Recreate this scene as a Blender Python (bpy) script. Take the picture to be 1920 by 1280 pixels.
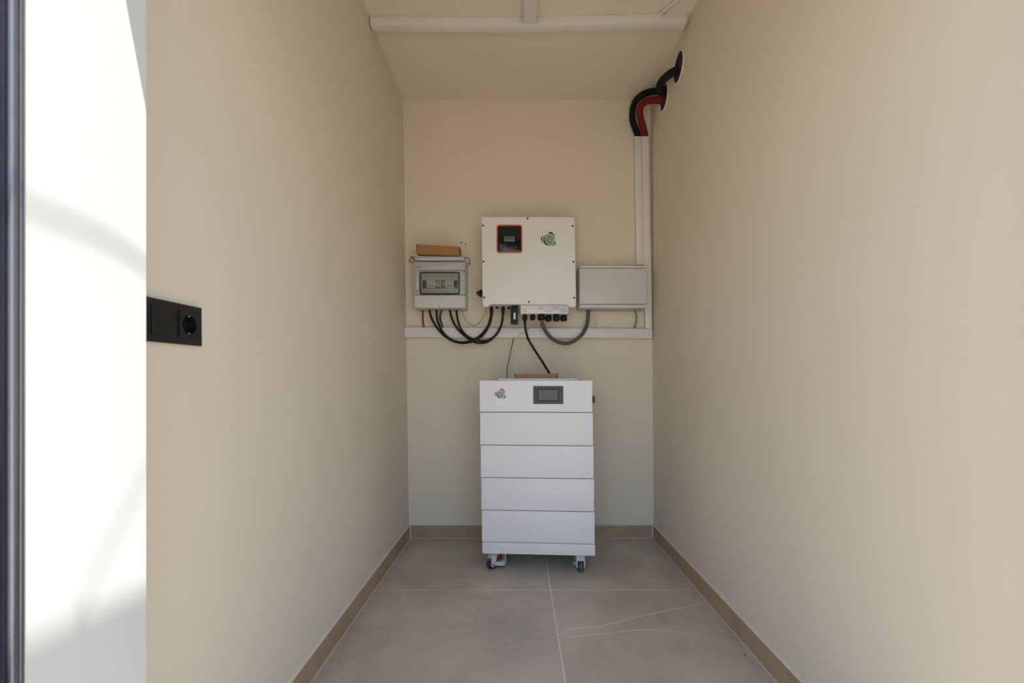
import bpy, bmesh, math, random
from mathutils import Vector, Matrix

random.seed(7)
SC = bpy.context.scene
COL = SC.collection
for o in list(bpy.data.objects):
    bpy.data.objects.remove(o)

# ------------------------------------------------------------------ camera, sky, sun, exposure
F = 853.0                      # focal length in pixels of a 1920 wide frame (16 mm lens)
VX, VY = 971.0, 716.0          # where the room's depth lines meet
CAM_Z = 0.965
cam_data = bpy.data.cameras.new('camera')
cam = bpy.data.objects.new('camera', cam_data)
COL.objects.link(cam)
cam.location = (0, 0, CAM_Z)
cam.rotation_euler = (math.pi / 2, 0, 0)
cam_data.sensor_width = 36.0
cam_data.lens = 36.0 * F / 1920.0
cam_data.shift_x = (960 - VX) / 1920.0
cam_data.shift_y = (VY - 640) / 1920.0
cam_data.clip_start = 0.02
cam_data.dof.use_dof = True
cam_data.dof.focus_distance = 2.5
cam_data.dof.aperture_fstop = 5.6
SC.camera = cam

SUN_TO = Vector((1.0, -2.4, 9.1)).normalized()
world = bpy.data.worlds.new('sky')
SC.world = world
world.use_nodes = True
wn = world.node_tree.nodes
wn.clear()
w_out = wn.new('ShaderNodeOutputWorld')
w_bg = wn.new('ShaderNodeBackground')
w_sky = wn.new('ShaderNodeTexSky')
w_sky.sky_type = 'NISHITA'
w_sky.sun_disc = False
w_sky.sun_elevation = math.asin(SUN_TO.z)
w_sky.sun_rotation = math.atan2(SUN_TO.x, SUN_TO.y)
w_sky.air_density = 1.0
w_sky.dust_density = 1.0
w_sky.ozone_density = 1.0
w_bg.inputs['Strength'].default_value = 0.26
world.node_tree.links.new(w_sky.outputs[0], w_bg.inputs[0])
world.node_tree.links.new(w_bg.outputs[0], w_out.inputs[0])

sun_data = bpy.data.lights.new('sun', 'SUN')
sun_data.energy = 19.5
sun_data.angle = math.radians(0.14)
sun_data.color = (1.0, 0.96, 0.91)
sun = bpy.data.objects.new('sun', sun_data)
COL.objects.link(sun)
sun.location = SUN_TO * 20
sun.rotation_euler = SUN_TO.to_track_quat('Z', 'Y').to_euler()

SC.view_settings.view_transform = 'Standard'
SC.view_settings.look = 'None'
SC.view_settings.gamma = 1.0
SC.view_settings.use_curve_mapping = False
SC.view_settings.exposure = 0.47


def at(px, py, y):
    """The point at depth y that stands where the photograph shows (px, py)."""
    return Vector(((px - VX) * y / F, y, CAM_Z - (py - VY) * y / F))


# ------------------------------------------------------------------ materials
def lin(c):
    return tuple(((v / 255.0) / 12.92 if v / 255.0 <= 0.04045 else ((v / 255.0 + 0.055) / 1.055) ** 2.4) for v in c)


def mat(name, rgb, rough=0.5, metal=0.0, vary=0.0, scale=8.0, bump=0.0, bump_scale=60.0, spec=0.5, coat=0.0):
    """rgb is linear base colour; vary mixes a faint noise into it; bump is fine relief."""
    m = bpy.data.materials.new(name)
    m.use_nodes = True
    nt = m.node_tree
    b = nt.nodes['Principled BSDF']
    b.inputs['Base Color'].default_value = (*rgb, 1)
    b.inputs['Roughness'].default_value = rough
    b.inputs['Metallic'].default_value = metal
    b.inputs['Specular IOR Level'].default_value = spec
    b.inputs['Coat Weight'].default_value = coat
    geo = nt.nodes.new('ShaderNodeNewGeometry')
    if vary > 0:
        nz = nt.nodes.new('ShaderNodeTexNoise')
        nz.inputs['Scale'].default_value = scale
        nz.inputs['Detail'].default_value = 4
        nt.links.new(geo.outputs['Position'], nz.inputs['Vector'])
        rp = nt.nodes.new('ShaderNodeValToRGB')
        rp.color_ramp.elements[0].position = 0.3
        rp.color_ramp.elements[1].position = 0.7
        rp.color_ramp.elements[0].color = (*[v * (1 - vary) for v in rgb], 1)
        rp.color_ramp.elements[1].color = (*[min(1, v * (1 + vary)) for v in rgb], 1)
        nt.links.new(nz.outputs['Fac'], rp.inputs['Fac'])
        nt.links.new(rp.outputs['Color'], b.inputs['Base Color'])
    if bump > 0:
        n2 = nt.nodes.new('ShaderNodeTexNoise')
        n2.inputs['Scale'].default_value = bump_scale
        n2.inputs['Detail'].default_value = 3
        nt.links.new(geo.outputs['Position'], n2.inputs['Vector'])
        bp = nt.nodes.new('ShaderNodeBump')
        bp.inputs['Strength'].default_value = bump
        bp.inputs['Distance'].default_value = 0.002
        nt.links.new(n2.outputs['Fac'], bp.inputs['Height'])
        nt.links.new(bp.outputs['Normal'], b.inputs['Normal'])
    return m


def stone_tile(name, rgb, veins=False):
    m = mat(name, rgb, rough=0.42)
    nt = m.node_tree
    N, L = nt.nodes, nt.links
    b = N['Principled BSDF']
    geo = N.new('ShaderNodeNewGeometry')

    def noise(scale, detail, rough=0.55, dist=0.0):
        n = N.new('ShaderNodeTexNoise')
        n.inputs['Scale'].default_value = scale
        n.inputs['Detail'].default_value = detail
        n.inputs['Roughness'].default_value = rough
        n.inputs['Distortion'].default_value = dist
        L.new(geo.outputs['Position'], n.inputs['Vector'])
        return n

    cloud = noise(3.2, 7, 0.62, 0.6)
    rp = N.new('ShaderNodeValToRGB')
    rp.color_ramp.elements[0].position = 0.32
    rp.color_ramp.elements[1].position = 0.70
    rp.color_ramp.elements[0].color = (*[v * 0.80 for v in rgb], 1)
    rp.color_ramp.elements[1].color = (*[v * 1.16 for v in rgb], 1)
    L.new(cloud.outputs['Fac'], rp.inputs['Fac'])
    col = rp.outputs['Color']
    grain = noise(90, 3, 0.6)

    def mix(fac, a, bcol, f=None):
        x = N.new('ShaderNodeMix')
        x.data_type = 'RGBA'
        if f is None:
            L.new(fac, x.inputs[0])
        else:
            x.inputs[0].default_value = f
        L.new(a, x.inputs[6])
        if isinstance(bcol, tuple):
            x.inputs[7].default_value = (*bcol, 1)
        else:
            L.new(bcol, x.inputs[7])
        return x.outputs[2]

    def ramp(src, lo, hi):
        r = N.new('ShaderNodeMapRange')
        r.interpolation_type = 'SMOOTHSTEP'
        r.inputs['From Min'].default_value = lo
        r.inputs['From Max'].default_value = hi
        L.new(src, r.inputs['Value'])
        return r.outputs['Result']

    def scaled(src, k):
        x = N.new('ShaderNodeMath')
        x.operation = 'MULTIPLY'
        L.new(src, x.inputs[0])
        x.inputs[1].default_value = k
        return x.outputs[0]

    col = mix(scaled(ramp(grain.outputs['Fac'], 0.50, 0.75), 0.28), col, tuple(v * 1.3 for v in rgb))
    col = mix(scaled(ramp(noise(34, 4, 0.7).outputs['Fac'], 0.62, 0.70), 0.45), col, tuple(v * 1.5 for v in rgb))
    col = mix(scaled(ramp(noise(22, 5, 0.75).outputs['Fac'], 0.70, 0.74), 0.6), col, tuple(v * 0.55 for v in rgb))
    if veins:
        sep = N.new('ShaderNodeSeparateXYZ')
        L.new(geo.outputs['Position'], sep.inputs[0])
        wob = noise(16, 4, 0.6)

        def vein(pts, width, amount, wobble):
            fc = N.new('ShaderNodeFloatCurve')
            cm = fc.mapping
            cm.use_clip = False
            c = cm.curves[0]
            # X 0..1 m, Y stored as (y - 1.5)
            while len(c.points) > 2:
                c.points.remove(c.points[0])
            c.points[0].location = (pts[0][0], pts[0][1] - 1.5)
            c.points[1].location = (pts[-1][0], pts[-1][1] - 1.5)
            for p in pts[1:-1]:
                c.points.new(p[0], p[1] - 1.5)
            cm.update()
            L.new(sep.outputs['X'], fc.inputs['Value'])
            w = N.new('ShaderNodeMath')
            w.operation = 'MULTIPLY_ADD'
            L.new(wob.outputs['Fac'], w.inputs[0])
            w.inputs[1].default_value = wobble
            w.inputs[2].default_value = 1.5 - wobble * 0.5
            s = N.new('ShaderNodeMath')
            s.operation = 'ADD'
            L.new(fc.outputs[0], s.inputs[0])
            L.new(w.outputs[0], s.inputs[1])
            d = N.new('ShaderNodeMath')
            d.operation = 'SUBTRACT'
            L.new(sep.outputs['Y'], d.inputs[0])
            L.new(s.outputs[0], d.inputs[1])
            a = N.new('ShaderNodeMath')
            a.operation = 'ABSOLUTE'
            L.new(d.outputs[0], a.inputs[0])
            band = N.new('ShaderNodeMapRange')
            band.interpolation_type = 'SMOOTHSTEP'
            band.inputs['From Min'].default_value = 0.0
            band.inputs['From Max'].default_value = width
            band.inputs['To Min'].default_value = amount
            band.inputs['To Max'].default_value = 0.0
            L.new(a.outputs[0], band.inputs['Value'])
            lo = N.new('ShaderNodeMath')
            lo.operation = 'GREATER_THAN'
            L.new(sep.outputs['X'], lo.inputs[0])
            lo.inputs[1].default_value = pts[0][0]
            hi = N.new('ShaderNodeMath')
            hi.operation = 'LESS_THAN'
            L.new(sep.outputs['X'], hi.inputs[0])
            hi.inputs[1].default_value = pts[-1][0]
            m1 = N.new('ShaderNodeMath')
            m1.operation = 'MULTIPLY'
            L.new(lo.outputs[0], m1.inputs[0])
            L.new(hi.outputs[0], m1.inputs[1])
            m2 = N.new('ShaderNodeMath')
            m2.operation = 'MULTIPLY'
            L.new(m1.outputs[0], m2.inputs[0])
            L.new(band.outputs['Result'], m2.inputs[1])
            return m2.outputs[0]

        pale = tuple(v * 1.75 for v in rgb)
        col = mix(vein([(.155, 1.737), (.2, 1.77), (.247, 1.786), (.306, 1.793), (.373, 1.819), (.491, 1.87), (.817, 1.985)],
                       .007, .55, .012), col, pale)
        col = mix(vein([(.18, 1.722), (.308, 1.74), (.4067, 1.761), (.5546, 1.771), (.6435, 1.7365), (.6625, 1.707)],
                       .006, .42, .016), col, pale)
    L.new(col, b.inputs['Base Color'])
    bp = N.new('ShaderNodeBump')
    bp.inputs['Strength'].default_value = 0.12
    bp.inputs['Distance'].default_value = 0.002
    L.new(grain.outputs['Fac'], bp.inputs['Height'])
    L.new(bp.outputs['Normal'], b.inputs['Normal'])
    return m


def glass_mat(name, tint, alpha):
    m = bpy.data.materials.new(name)
    m.use_nodes = True
    nt = m.node_tree
    nt.nodes.clear()
    out = nt.nodes.new('ShaderNodeOutputMaterial')
    tr = nt.nodes.new('ShaderNodeBsdfTransparent')
    tr.inputs[0].default_value = (*tint, 1)
    gl = nt.nodes.new('ShaderNodeBsdfGlossy')
    gl.inputs['Roughness'].default_value = 0.12
    gl.inputs[0].default_value = (0.9, 0.9, 0.9, 1)
    mx = nt.nodes.new('ShaderNodeMixShader')
    mx.inputs[0].default_value = alpha
    nt.links.new(tr.outputs[0], mx.inputs[1])
    nt.links.new(gl.outputs[0], mx.inputs[2])
    nt.links.new(mx.outputs[0], out.inputs[0])
    return m


def stripe_mat(name, a, b, scale):
    m = mat(name, a, rough=0.45)
    nt = m.node_tree
    geo = nt.nodes.new('ShaderNodeNewGeometry')
    wv = nt.nodes.new('ShaderNodeTexWave')
    wv.wave_type = 'BANDS'
    wv.bands_direction = 'DIAGONAL'
    wv.inputs['Scale'].default_value = scale
    nt.links.new(geo.outputs['Position'], wv.inputs['Vector'])
    rp = nt.nodes.new('ShaderNodeValToRGB')
    rp.color_ramp.elements[0].position = 0.45
    rp.color_ramp.elements[1].position = 0.55
    rp.color_ramp.elements[0].color = (*a, 1)
    rp.color_ramp.elements[1].color = (*b, 1)
    nt.links.new(wv.outputs['Fac'], rp.inputs['Fac'])
    nt.links.new(rp.outputs['Color'], nt.nodes['Principled BSDF'].inputs['Base Color'])
    return m


M = {
    'cream': mat('cream_paint', (.76, .685, .56), .75, vary=.02, scale=1.5, bump=.10, bump_scale=45, spec=.3),
    'ceiling': mat('ceiling_paint', (.78, .705, .585), .8, vary=.02, scale=1.5, bump=.08, bump_scale=45, spec=.3),
    'white_wall': mat('exterior_white_paint', (.575, .58, .565), .8, vary=.01, scale=3, bump=.04, bump_scale=50, spec=.3),
    'tile': stone_tile('taupe_stone_tile', (.55, .48, .395)),
    'tile_vein': stone_tile('veined_stone_tile', (.55, .48, .395), True),
    'skirting': stone_tile('bounce_tinted_skirting', (.43, .31, .19)),  # browner than the floor tile, painting in warm light bounced off walls
    'grout': mat('pale_grout', (.82, .75, .65), .85, vary=.08, scale=40),
    'caulk': mat('white_caulk', (.72, .67, .57), .6),
    'ground': mat('paving', (.205, .178, .142), .85, vary=.10, scale=2.0, bump=.2),
    'white_powder': mat('white_powder_coat', (.80, .79, .76), .42, vary=.01, scale=6, bump=.05, bump_scale=220),
    'white_metal': mat('battery_white_coat', (.83, .81, .83), .42, vary=.01, scale=6, bump=.05, bump_scale=220),
    'white_pvc': mat('white_pvc', (.76, .74, .71), .38, vary=.015, scale=10),
    'cream_pvc': mat('ivory_pvc', (.74, .69, .60), .4, vary=.015, scale=10),
    'seam': mat('seam_shadow_gap', (.03, .03, .03), .8),
    'grey_box': mat('grey_enclosure', (.50, .50, .475), .45, vary=.015, scale=12),
    'grey_box_lid': mat('grey_enclosure_lid', (.64, .635, .615), .42, vary=.015, scale=12),
    'grey_light': mat('light_grey_plastic', (.56, .56, .54), .4, vary=.01),
    'grey_dark': mat('dark_grey_plastic', (.10, .10, .10), .45, vary=.03, scale=40),
    'gasket': mat('black_gasket', (.015, .015, .013), .6),
    'breaker': mat('breaker_white', (.72, .72, .70), .4),
    'breaker_dark': mat('breaker_dark', (.04, .04, .045), .5),
    'strip_label': mat('label_strip', (.62, .62, .60), .6, vary=.08, scale=60),
    'black': mat('black_plastic', (.008, .008, .009), .42, vary=.1, scale=50, spec=.3),
    'black_gloss': mat('black_gloss_panel', (.006, .006, .007), .16),
    'black_rubber': mat('black_rubber', (.013, .013, .014), .55, bump=.1, bump_scale=200),
    'foam': mat('black_foam_insulation', (.010, .010, .011), .8, vary=.2, scale=60, bump=.25, bump_scale=140, spec=.2),
    'red_foam': mat('red_foam_insulation', (.17, .010, .013), .7, vary=.15, scale=50, bump=.25, bump_scale=140, spec=.3),
    'orange': mat('orange_bezel', (.62, .135, .06), .4),
    'lcd': mat('lcd_green', (.085, .13, .06), .25, vary=.12, scale=90),
    'button': mat('membrane_button', (.022, .022, .025), .35),
    'screw': mat('dark_screw', (.012, .012, .012), .4, metal=.3),
    'emblem_grey': mat('emblem_charcoal', (.045, .04, .045), .4),
    'emblem_silver': mat('emblem_silver', (.33, .35, .32), .35, metal=.1),
    'emblem_black': mat('emblem_black', (.012, .014, .014), .35),
    'emblem_green': mat('emblem_green', (.06, .34, .05), .35),
    'emblem_pale': mat('emblem_pale_green', (.30, .50, .30), .35),
    'sticker': mat('white_sticker', (.86, .86, .87), .5),
    'print': mat('grey_print', (.10, .10, .10), .6),
    'display_grey': mat('display_frame_grey', (.05, .05, .053), .4, vary=.03),
    'display_grey2': mat('display_frame_dark', (.03, .03, .032), .4),
    'screen': mat('dark_lcd_glass', (.075, .075, .073), .3, vary=.10, scale=25),
    'led': mat('pale_indicator', (.35, .35, .35), .4),
    'red': mat('red_plastic', (.45, .012, .015), .35),
    'dark_red': mat('dark_red_plastic', (.22, .012, .015), .4),
    'caster': mat('caster_white_metal', (.62, .63, .64), .4),
    'tyre': mat('caster_tyre', (.02, .02, .021), .5),
    'tread': mat('caster_tread', (.09, .09, .092), .6),
    'conduit': mat('grey_conduit', (.085, .095, .098), .5, vary=.05, scale=40),
    'cable': mat('black_cable', (.008, .008, .009), .45, spec=.3),
    'red_cable': mat('red_cable', (.26, .012, .016), .45),
    'brown_cable': mat('brown_black_cable', (.045, .022, .016), .5),
    'white_cable': mat('white_cable', (.66, .64, .60), .45),
    'earth_thick': stripe_mat('earth_green_yellow', (.30, .28, .012), (.09, .20, .012), 28),
    'earth_thin': mat('earth_yellow', (.33, .27, .08), .5, vary=.2, scale=60),
    'cardboard': mat('brown_cardboard', (.36, .185, .065), .8, vary=.06, scale=30),
    'cardboard_pink': mat('tan_cardboard', (.36, .22, .14), .8, vary=.06, scale=30),
    'card_edge': mat('dark_cardboard_edge', (.10, .045, .015), .85),
    'paper': mat('white_paper', (.70, .68, .74), .7),
    'wire_brown': mat('dark_brown_strap', (.05, .022, .010), .6),
    'cream_strap': mat('cream_plastic', (.62, .57, .46), .5),
    'socket': mat('anthracite_socket', (.0105, .0105, .0115), .4, vary=.05, scale=40, spec=.4),
    'socket_well_shade': mat('shaded_socket_well', (.0015, .0015, .0015), .6, spec=.1),  # blacker than the plate, so its colour carries the shallow well's shade
    'metal': mat('bright_metal', (.65, .64, .60), .25, metal=1.0),
    'sleeve': mat('white_sleeve_trim', (.72, .70, .67), .4),
    'steel': mat('galvanised_steel', (.55, .55, .56), .3, metal=.9),
    'void': mat('dark_hole', (.008, .007, .006), .9),
    'door_alu': mat('anthracite_aluminium', (.13, .135, .16), .3, metal=.5, coat=.5, vary=.05, scale=40),
    'door_dark': mat('dark_anthracite_aluminium', (.022, .024, .038), .3, metal=.2, coat=.4),
    'leaf': mat('green_leaf', (.06, .14, .03), .5, vary=.3, scale=5),
    'bark': mat('bark', (.12, .08, .05), .9, vary=.3, scale=20, bump=.6),
}


# ------------------------------------------------------------------ mesh helpers
class MB:
    """Collects shapes given in world (or thing-local) coordinates into ONE mesh object."""

    def __init__(self):
        self.bm = bmesh.new()

    def _merge(self, other):
        me = bpy.data.meshes.new('tmp')
        other.to_mesh(me)
        other.free()
        self.bm.from_mesh(me)
        bpy.data.meshes.remove(me)

    def hexa(self, v, bevel=0.0, seg=2):
        """v: eight corners, bottom ring then top ring."""
        b = bmesh.new()
        vs = [b.verts.new(p) for p in v]
        for f in ((0, 3, 2, 1), (4, 5, 6, 7), (0, 1, 5, 4), (1, 2, 6, 5), (2, 3, 7, 6), (3, 0, 4, 7)):
            b.faces.new([vs[i] for i in f])
        bmesh.ops.recalc_face_normals(b, faces=b.faces[:])
        if bevel > 0:
            bmesh.ops.bevel(b, geom=b.edges[:], offset=bevel, segments=seg, affect='EDGES', profile=0.5)
        self._merge(b)
        return self

    def box(self, x0, x1, y0, y1, z0, z1, bevel=0.0, seg=2):
        return self.hexa([(x0, y0, z0), (x1, y0, z0), (x1, y1, z0), (x0, y1, z0),
                          (x0, y0, z1), (x1, y0, z1), (x1, y1, z1), (x0, y1, z1)], bevel, seg)

    def slab(self, pts, y0, y1, bevel=0.0, seg=2, front_only=True):
        """Polygon pts (x, z) extruded from y0 (front) to y1 (back); bevel rounds the front rim."""
        b = bmesh.new()
        n = len(pts)
        f = [b.verts.new((p[0], y0, p[1])) for p in pts]
        k = [b.verts.new((p[0], y1, p[1])) for p in pts]
        ff = b.faces.new(f)
        b.faces.new(k[::-1])
        for i in range(n):
            j = (i + 1) % n
            b.faces.new((f[j], f[i], k[i], k[j]))
        bmesh.ops.recalc_face_normals(b, faces=b.faces[:])
        if bevel > 0:
            ed = [e for e in b.edges if all(abs(v.co.y - y0) < 1e-7 for v in e.verts)]
            if not front_only:
                ed += [e for e in b.edges if all(abs(v.co.y - y1) < 1e-7 for v in e.verts)]
            bmesh.ops.bevel(b, geom=ed, offset=bevel, segments=seg, affect='EDGES', profile=0.5)
        self._merge(b)
        return self

    def ring_slab(self, outer, inner, y0, y1):
        """A frame: outer polygon with inner hole, both with the same number of points."""
        b = bmesh.new()
        n = len(outer)
        of = [b.verts.new((p[0], y0, p[1])) for p in outer]
        nf = [b.verts.new((p[0], y0, p[1])) for p in inner]
        ob = [b.verts.new((p[0], y1, p[1])) for p in outer]
        nb = [b.verts.new((p[0], y1, p[1])) for p in inner]
        for i in range(n):
            j = (i + 1) % n
            b.faces.new((of[i], of[j], nf[j], nf[i]))
            b.faces.new((ob[j], ob[i], nb[i], nb[j]))
            b.faces.new((of[j], of[i], ob[i], ob[j]))
            b.faces.new((nf[i], nf[j], nb[j], nb[i]))
        bmesh.ops.recalc_face_normals(b, faces=b.faces[:])
        self._merge(b)
        return self

    def lathe(self, prof, origin, axis, n=24):
        """prof: (radius, distance along axis) pairs, closed at both ends."""
        axis = Vector(axis).normalized()
        up = Vector((0, 0, 1)) if abs(axis.z) < 0.9 else Vector((1, 0, 0))
        a = axis.cross(up).normalized()
        c = axis.cross(a)
        origin = Vector(origin)
        b = bmesh.new()
        rings = []
        for r, h in prof:
            rings.append([b.verts.new(origin + axis * h + (a * math.cos(t) + c * math.sin(t)) * r)
                          for t in (2 * math.pi * i / n for i in range(n))])
        for r0, r1 in zip(rings, rings[1:]):
            for i in range(n):
                j = (i + 1) % n
                b.faces.new((r0[i], r0[j], r1[j], r1[i]))
        b.faces.new(rings[0][::-1])
        b.faces.new(rings[-1])
        bmesh.ops.recalc_face_normals(b, faces=b.faces[:])
        self._merge(b)
        return self

    def cyl(self, p, axis, r, h, n=24, bevel=0.0):
        if bevel > 0:
            return self.lathe([(r - bevel, 0), (r, bevel), (r, h - bevel), (r - bevel, h)], p, axis, n)
        return self.lathe([(r, 0), (r, h)], p, axis, n)

    def tube(self, pts, r, n=12, sub=8, ribs=0.0):
        """A tube along a smooth curve through pts (Catmull-Rom)."""
        P = [Vector(p) for p in pts]
        if sub > 1 and len(P) > 2:
            Q = [P[0] * 2 - P[1]] + P + [P[-1] * 2 - P[-2]]
            out = []
            for i in range(1, len(Q) - 2):
                p0, p1, p2, p3 = Q[i - 1:i + 3]
                for k in range(sub):
                    t = k / sub
                    out.append(0.5 * ((2 * p1) + (p2 - p0) * t + (2 * p0 - 5 * p1 + 4 * p2 - p3) * t * t
                                      + (3 * p1 - p0 - 3 * p2 + p3) * t ** 3))
            out.append(P[-1])
            P = out
        b = bmesh.new()
        rings = []
        nrm = None
        for i, p in enumerate(P):
            t = (P[min(i + 1, len(P) - 1)] - P[max(i - 1, 0)]).normalized()
            if nrm is None:
                nrm = t.orthogonal().normalized()
            nrm = (nrm - t * nrm.dot(t)).normalized()
            bi = t.cross(nrm)
            rr = r * (1 + (ribs if i % 2 else -ribs))
            rings.append([b.verts.new(p + (nrm * math.cos(a) + bi * math.sin(a)) * rr)
                          for a in (2 * math.pi * k / n for k in range(n))])
        for r0, r1 in zip(rings, rings[1:]):
            for i in range(n):
                j = (i + 1) % n
                b.faces.new((r0[i], r0[j], r1[j], r1[i]))
        b.faces.new(rings[0][::-1])
        b.faces.new(rings[-1])
        bmesh.ops.recalc_face_normals(b, faces=b.faces[:])
        self._merge(b)
        return self

    def poly(self, verts, faces):
        b = bmesh.new()
        vs = [b.verts.new(v) for v in verts]
        for f in faces:
            b.faces.new([vs[i] for i in f])
        self._merge(b)
        return self

    def build(self, name, material, parent=None, smooth=True, local=False):
        me = bpy.data.meshes.new(name)
        if parent is not None and not local:
            org = parent['_org'] if '_org' in parent else (0, 0, 0)
            bmesh.ops.translate(self.bm, verts=self.bm.verts[:], vec=-Vector(org))
        self.bm.to_mesh(me)
        self.bm.free()
        me.materials.append(M[material] if isinstance(material, str) else material)
        o = bpy.data.objects.new(name, me)
        COL.objects.link(o)
        if smooth:
            for p in me.polygons:
                p.use_smooth = True
            me.set_sharp_from_angle(angle=math.radians(38))
        if parent is not None:
            o.parent = parent
            o['_org'] = parent['_org'] if '_org' in parent else (0, 0, 0)
        return o


def tag(o, label=None, cat=None, group=None, kind=None):
    if label:
        o['label'] = label
    if cat:
        o['category'] = cat
    if group:
        o['group'] = group
    if kind:
        o['kind'] = kind
    return o


def thing(name, label, cat, loc=(0, 0, 0), rotz=0.0, group=None, kind=None):
    o = bpy.data.objects.new(name, None)
    o.empty_display_size = 0.05
    COL.objects.link(o)
    o.location = loc
    o.rotation_euler = (0, 0, rotz)
    o['_org'] = tuple(loc)
    return tag(o, label, cat, group, kind)


def rounded(x0, x1, z0, z1, r, n=5):
    pts = []
    for cx, cz, a0 in ((x1 - r, z1 - r, 0), (x0 + r, z1 - r, 90), (x0 + r, z0 + r, 180), (x1 - r, z0 + r, 270)):
        for i in range(n + 1):
            a = math.radians(a0 + 90 * i / n)
            pts.append((cx + r * math.cos(a), cz + r * math.sin(a)))
    return pts


def px_rect(x0, y0, x1, y1, Y):
    """x0, x1, z0, z1 in metres of a pixel rectangle standing at depth Y."""
    a, b = at(x0, y1, Y), at(x1, y0, Y)
    return a.x, b.x, a.z, b.z


def lettering(name, body, size, loc, parent, material='print', align='CENTER', rot=(math.pi / 2, 0, 0), local=False):
    c = bpy.data.curves.new(name, 'FONT')
    c.body = body
    c.size = size
    c.align_x = align
    c.align_y = 'CENTER'
    c.extrude = 0.0002
    c.resolution_u = 2
    c.materials.append(M[material])
    tmp = bpy.data.objects.new('tmp', c)
    COL.objects.link(tmp)
    bpy.context.view_layer.update()
    me = bpy.data.meshes.new_from_object(tmp.evaluated_get(bpy.context.evaluated_depsgraph_get()))
    me.name = name
    bpy.data.objects.remove(tmp)
    bpy.data.curves.remove(c)
    o = bpy.data.objects.new(name, me)
    COL.objects.link(o)
    o.parent = parent
    org = Vector((0, 0, 0)) if local else Vector(parent['_org'])
    o.location = Vector(loc) - org
    o.rotation_euler = rot
    return o


# ------------------------------------------------------------------ the room
BACK = 2.815
CEIL = 2.707


def wall_x(side, z):
    return -0.673 - 0.0365 * z / CEIL if side == 'left' else 0.8415 - 0.0231 * z / CEIL


FRONT0, FRONT1 = 0.5124, 0.68       # the front wall, outer and inner face
JL, JR, HEAD = -0.5556, 0.80, 2.119  # door opening


def side_wall(side):
    s = -1 if side == 'left' else 1
    b0, b1 = wall_x(side, -0.1), wall_x(side, CEIL + .05)
    lo, hi = sorted((b0, b0 + s * .2))
    lo1, hi1 = sorted((b1, b1 + s * .2))
    return MB().hexa([(lo, FRONT1, -.1), (hi, FRONT1, -.1), (hi, BACK + .2, -.1), (lo, BACK + .2, -.1),
                      (lo1, FRONT1, CEIL + .05), (hi1, FRONT1, CEIL + .05), (hi1, BACK + .2, CEIL + .05), (lo1, BACK + .2, CEIL + .05)])


tag(side_wall('left').build('wall_left', 'cream'), 'cream painted wall carrying the black socket plate', kind='structure')
tag(side_wall('right').build('wall_right', 'cream'), 'cream painted wall with the two round pipe openings', kind='structure')
wall_back = tag(MB().box(-1.1, 1.1, BACK, BACK + .2, -.1, CEIL + .05).build('wall_back', 'cream'),
                'cream painted end wall carrying the inverter', kind='structure')
for x, y in ((864.6, 454.5), (873.0, 458.0)):
    p = at(x, y, BACK)
    MB().lathe([(.0042, -.0006), (.0042, .0), (.003, .0004)], p, (0, 1, 0), 10).build('screw_hole', 'void', wall_back)
MB().lathe([(.02, -.0004), (.016, -.0007), (.004, -.0009)], at(874, 470, BACK), (0, 1, 0), 14).build('filler_patch', 'caulk', wall_back)

tag(MB().box(-1.1, 1.1, FRONT0, BACK + .2, CEIL, CEIL + .2).build('ceiling', 'ceiling'), 'cream painted flat ceiling', kind='structure')
fw = MB()
fw.box(-4.0, JL, FRONT0, FRONT1, -.1, 3.7)
fw.box(JR, 4.0, FRONT0, FRONT1, -.1, 3.7)
fw.box(JL, JR, FRONT0, FRONT1, HEAD, 3.7)
tag(fw.build('wall_front', 'white_wall'), 'white exterior wall whose sunlit door reveal shows at the edge', kind='structure')

# floor: a grout bed with separate stone tiles
floor = tag(MB().box(-1.0, 1.0, FRONT0, BACK + .1, -.12, -.0004).build('floor', 'grout'), 'grout bed under taupe stone floor tiles', kind='structure')
TX, TY, TS, G = 0.1525, 2.111, 0.90, 0.0022
for i in (-1, 0):
    for j in (0, -1, -2):
        x0, x1 = TX + i * TS + G, TX + (i + 1) * TS - G
        y0, y1 = TY + j * TS + G, TY + (j + 1) * TS - G
        x0, x1 = max(x0, -0.674 + .0115), min(x1, 0.8412 - .0115)
        y0, y1 = max(y0, FRONT0), min(y1, BACK - .0115)
        MB().box(x0, x1, y0, y1, -.012, 0, .0006, 1).build('tile', 'tile_vein' if (i, j) == (0, -1) else 'tile', floor)

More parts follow.
